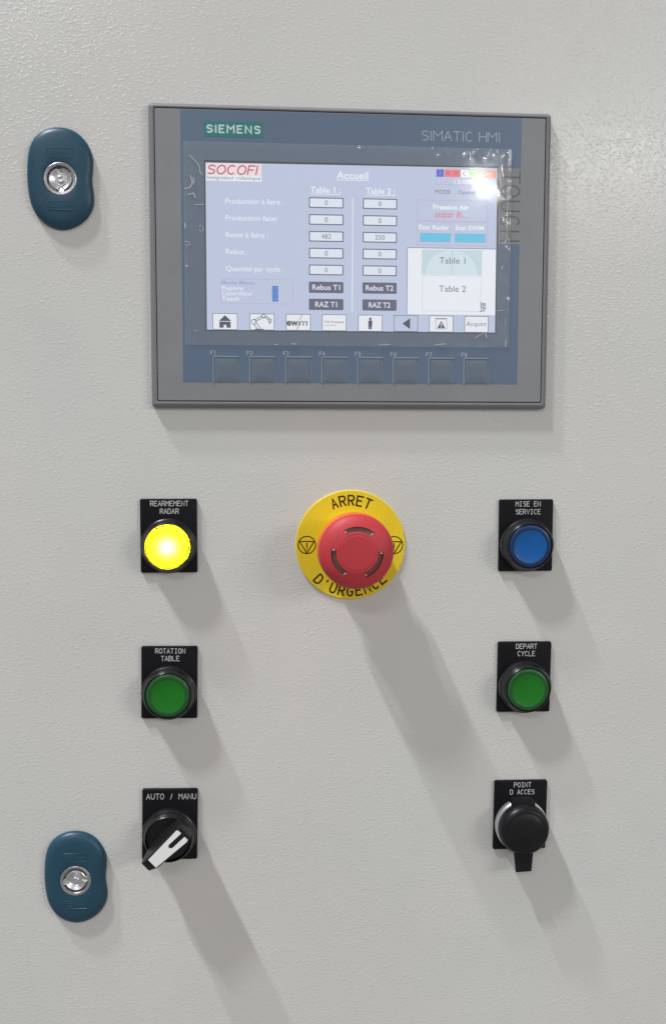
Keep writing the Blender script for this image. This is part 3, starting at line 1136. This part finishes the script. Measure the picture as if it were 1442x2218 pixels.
for s in slots:
    for e, sg in ((s + HALF - 3, 1), (s - HALF + 3, -1)):
        a = R(e)
        a2 = R(e + sg * 5.5)
        n = head_n(12.2)
        p0 = [(11.0 * math.cos(a), 11.0 * math.sin(a)), (13.4 * math.cos(a), 13.4 * math.sin(a)), (12.2 * math.cos(a2), 12.2 * math.sin(a2))]
        if sg < 0:
            p0 = [p0[1], p0[0], p0[2]]
        c0 = (sum(p[0] for p in p0) / 3, sum(p[1] for p in p0) / 3)
        b.loft([[(p[0], p[1], n - 0.6) for p in p0][::-1][::-1], [(p[0] * .6 + c0[0] * .4, p[1] * .6 + c0[1] * .4, n + 0.12) for p in p0]])
b.build("arrow_tip", M['clear'], head, angle=20)

# ------------------------------------------------------------------ cabinet locks
T1 = [(-159.4, 216.7), (-154.0, 217.4), (-149.0, 216.9), (-144.8, 214.9), (-141.2, 211.5), (-138.6, 207.3), (-137.3, 203.5), (-137.0, 200.3), (-137.3, 196.3), (-137.8, 192.4), (-137.7, 189.6), (-137.3, 186.3), (-136.8, 183.5), (-136.6, 180.6), (-137.2, 177.0), (-138.9, 173.4), (-141.6, 170.1), (-145.2, 167.5), (-148.9, 165.8), (-152.5, 165.0), (-156.1, 165.6), (-159.6, 166.7), (-163.2, 169.1), (-166.4, 172.6), (-168.5, 176.8), (-169.6, 181.4), (-170.3, 186.8), (-170.6, 191.4), (-170.5, 196.0), (-170.3, 200.3), (-169.7, 204.5), (-168.7, 208.4), (-166.5, 212.1), (-163.3, 214.8)]
SH = [(x + 153.4, y - 190.6) for x, y in T1][::-1]


def resample(P, k):
    """k points by angle about the origin, smoothed"""
    pol = sorted((math.atan2(y, x), math.hypot(x, y)) for x, y in P)
    pol = [(a - 2 * math.pi, r) for a, r in pol[-3:]] + pol + [(a + 2 * math.pi, r) for a, r in pol[:3]]
    rs = []
    for i in range(k):
        a = -math.pi + 2 * math.pi * i / k
        for (a0, r0), (a1, r1) in zip(pol, pol[1:]):
            if a0 <= a <= a1:
                rs.append(r0 + (r1 - r0) * (a - a0) / max(1e-9, a1 - a0))
                break
    for _ in range(3):
        rs = [(rs[i - 1] + 2 * rs[i] + rs[(i + 1) % k]) / 4 for i in range(k)]
    return [(r * math.cos(-math.pi + 2 * math.pi * i / k), r * math.sin(-math.pi + 2 * math.pi * i / k)) for i, r in enumerate(rs)]


NK = 96
OUT = resample(SH, NK)


def shrink(P, d):
    q = inset(P, d)
    for _ in range(max(1, int(d))):
        q = [((q[i - 1][0] + 2 * q[i][0] + q[(i + 1) % NK][0]) / 4, (q[i - 1][1] + 2 * q[i][1] + q[(i + 1) % NK][1]) / 4) for i in range(NK)]
    return q


def lock(label, x, z, turn):
    t = thing("cabinet_lock", label, "lock", x, z, 0, "blue cabinet locks on the left of the door")
    b = MB()
    rings = []
    for d, n in ((0.35, 0), (0.3, 0.35), (0, 0.5), (0.05, 1.6), (0.5, 2.9), (1.4, 4.1), (2.7, 4.9), (4.3, 5.4), (6.2, 5.65)):
        rings.append([(p[0], p[1], n) for p in shrink(OUT, d)])
    last = rings[-1]
    for f, r, n in ((0.55, 9.2, 5.85), (1.0, 9.2, 5.9), (1.0, 8.6, 5.75), (1.0, 8.35, 3.4)):
        ring = []
        for i, p in enumerate(last):
            a = -math.pi + 2 * math.pi * i / NK
            c = (r * math.cos(a), r * math.sin(a))
            ring.append((p[0] * (1 - f) + c[0] * f, p[1] * (1 - f) + c[1] * f, n))
        rings.append(ring)
    b.loft(rings, cap1=False)
    cover = b.build("cover", M['lock'], t, angle=50)
    for yc in (13.2, -13.6):
        b = MB()
        b.stroke(rrect(-6.4, yc - 2.2, 6.4, yc + 2.2, 0.6, 2), 0.55, 5.78, 0.17, closed=True)
        b.stroke([(-4.6, yc - .9), (-1.6, yc - .9), (-1.6, yc + .9), (-4.6, yc + .9)], 0.5, 5.78, 0.17, closed=True)
        b.stroke([(0.6, yc), (4.6, yc)], 0.5, 5.78, 0.17)
        b.stroke([(3.2, yc + 1), (4.7, yc), (3.2, yc - 1)], 0.5, 5.78, 0.17)
        b.build("embossed_mark", M['lock'], cover)
    b = MB()
    b.lathe([(8.45, 3.0), (8.4, 5.5), (8.0, 5.75), (6.9, 5.45), (6.6, 5.0), (6.5, 1.6), (0, 1.6)], 64, mis=[1, 1, 1, 1, 1, 1])
    cyl = b.build("cylinder", [M['chrome'], M['zinc_dark']], t, angle=40)
    b = MB()
    tt = R(turn)

    def rt(x_, y_, n):
        return (x_ * math.cos(tt) - y_ * math.sin(tt), x_ * math.sin(tt) + y_ * math.cos(tt), n)
    # turning insert: a cup with two bits and a centre pin
    prof = []
    for i in range(40):
        a = 2 * math.pi * i / 40
        dg = math.degrees(a) % 180
        rr = 5.7
        if dg < 11 or dg > 169:
            rr = 7.3
        prof.append((rr * math.cos(a), rr * math.sin(a)))
    b.loft([[rt(p[0], p[1], 1.6) for p in prof], [rt(p[0], p[1], 4.6) for p in prof], [rt(p[0] * .93, p[1] * .93, 5.0) for p in prof],
            [rt(p[0] * .52, p[1] * .52 if abs(p[0]) < 6 else p[1] * .3, 3.2) for p in prof]])
    b.build("key_insert", M['chrome'], cyl, angle=30)
    b = MB()
    b.lathe([(1.9, 2.6), (1.8, 4.7), (1.4, 5.1), (0.9, 5.0), (0.75, 4.2), (0, 4.1)], 24)
    b.build("centre_pin", M['chrome'], cyl)
    if abs(turn) > 45:
        b = MB()
        b.loft([[rt(p[0], p[1], n) for p in ((-7.2, -1.2), (-5.2, -1.3), (-5.2, 1.3), (-7.2, 1.2))] for n in (4.0, 5.1)])
        b.build("keyway", M['dark'], cyl, smooth=False)
    t.scale = (1, 0.8, 1)
    return t


lock("blue oval cabinet lock with upright key slot beside the touch screen panel", -153.4, 190.6, -84)
lock("blue oval cabinet lock with level key slot beside the selector switch", -149.4, -185.3, 8)
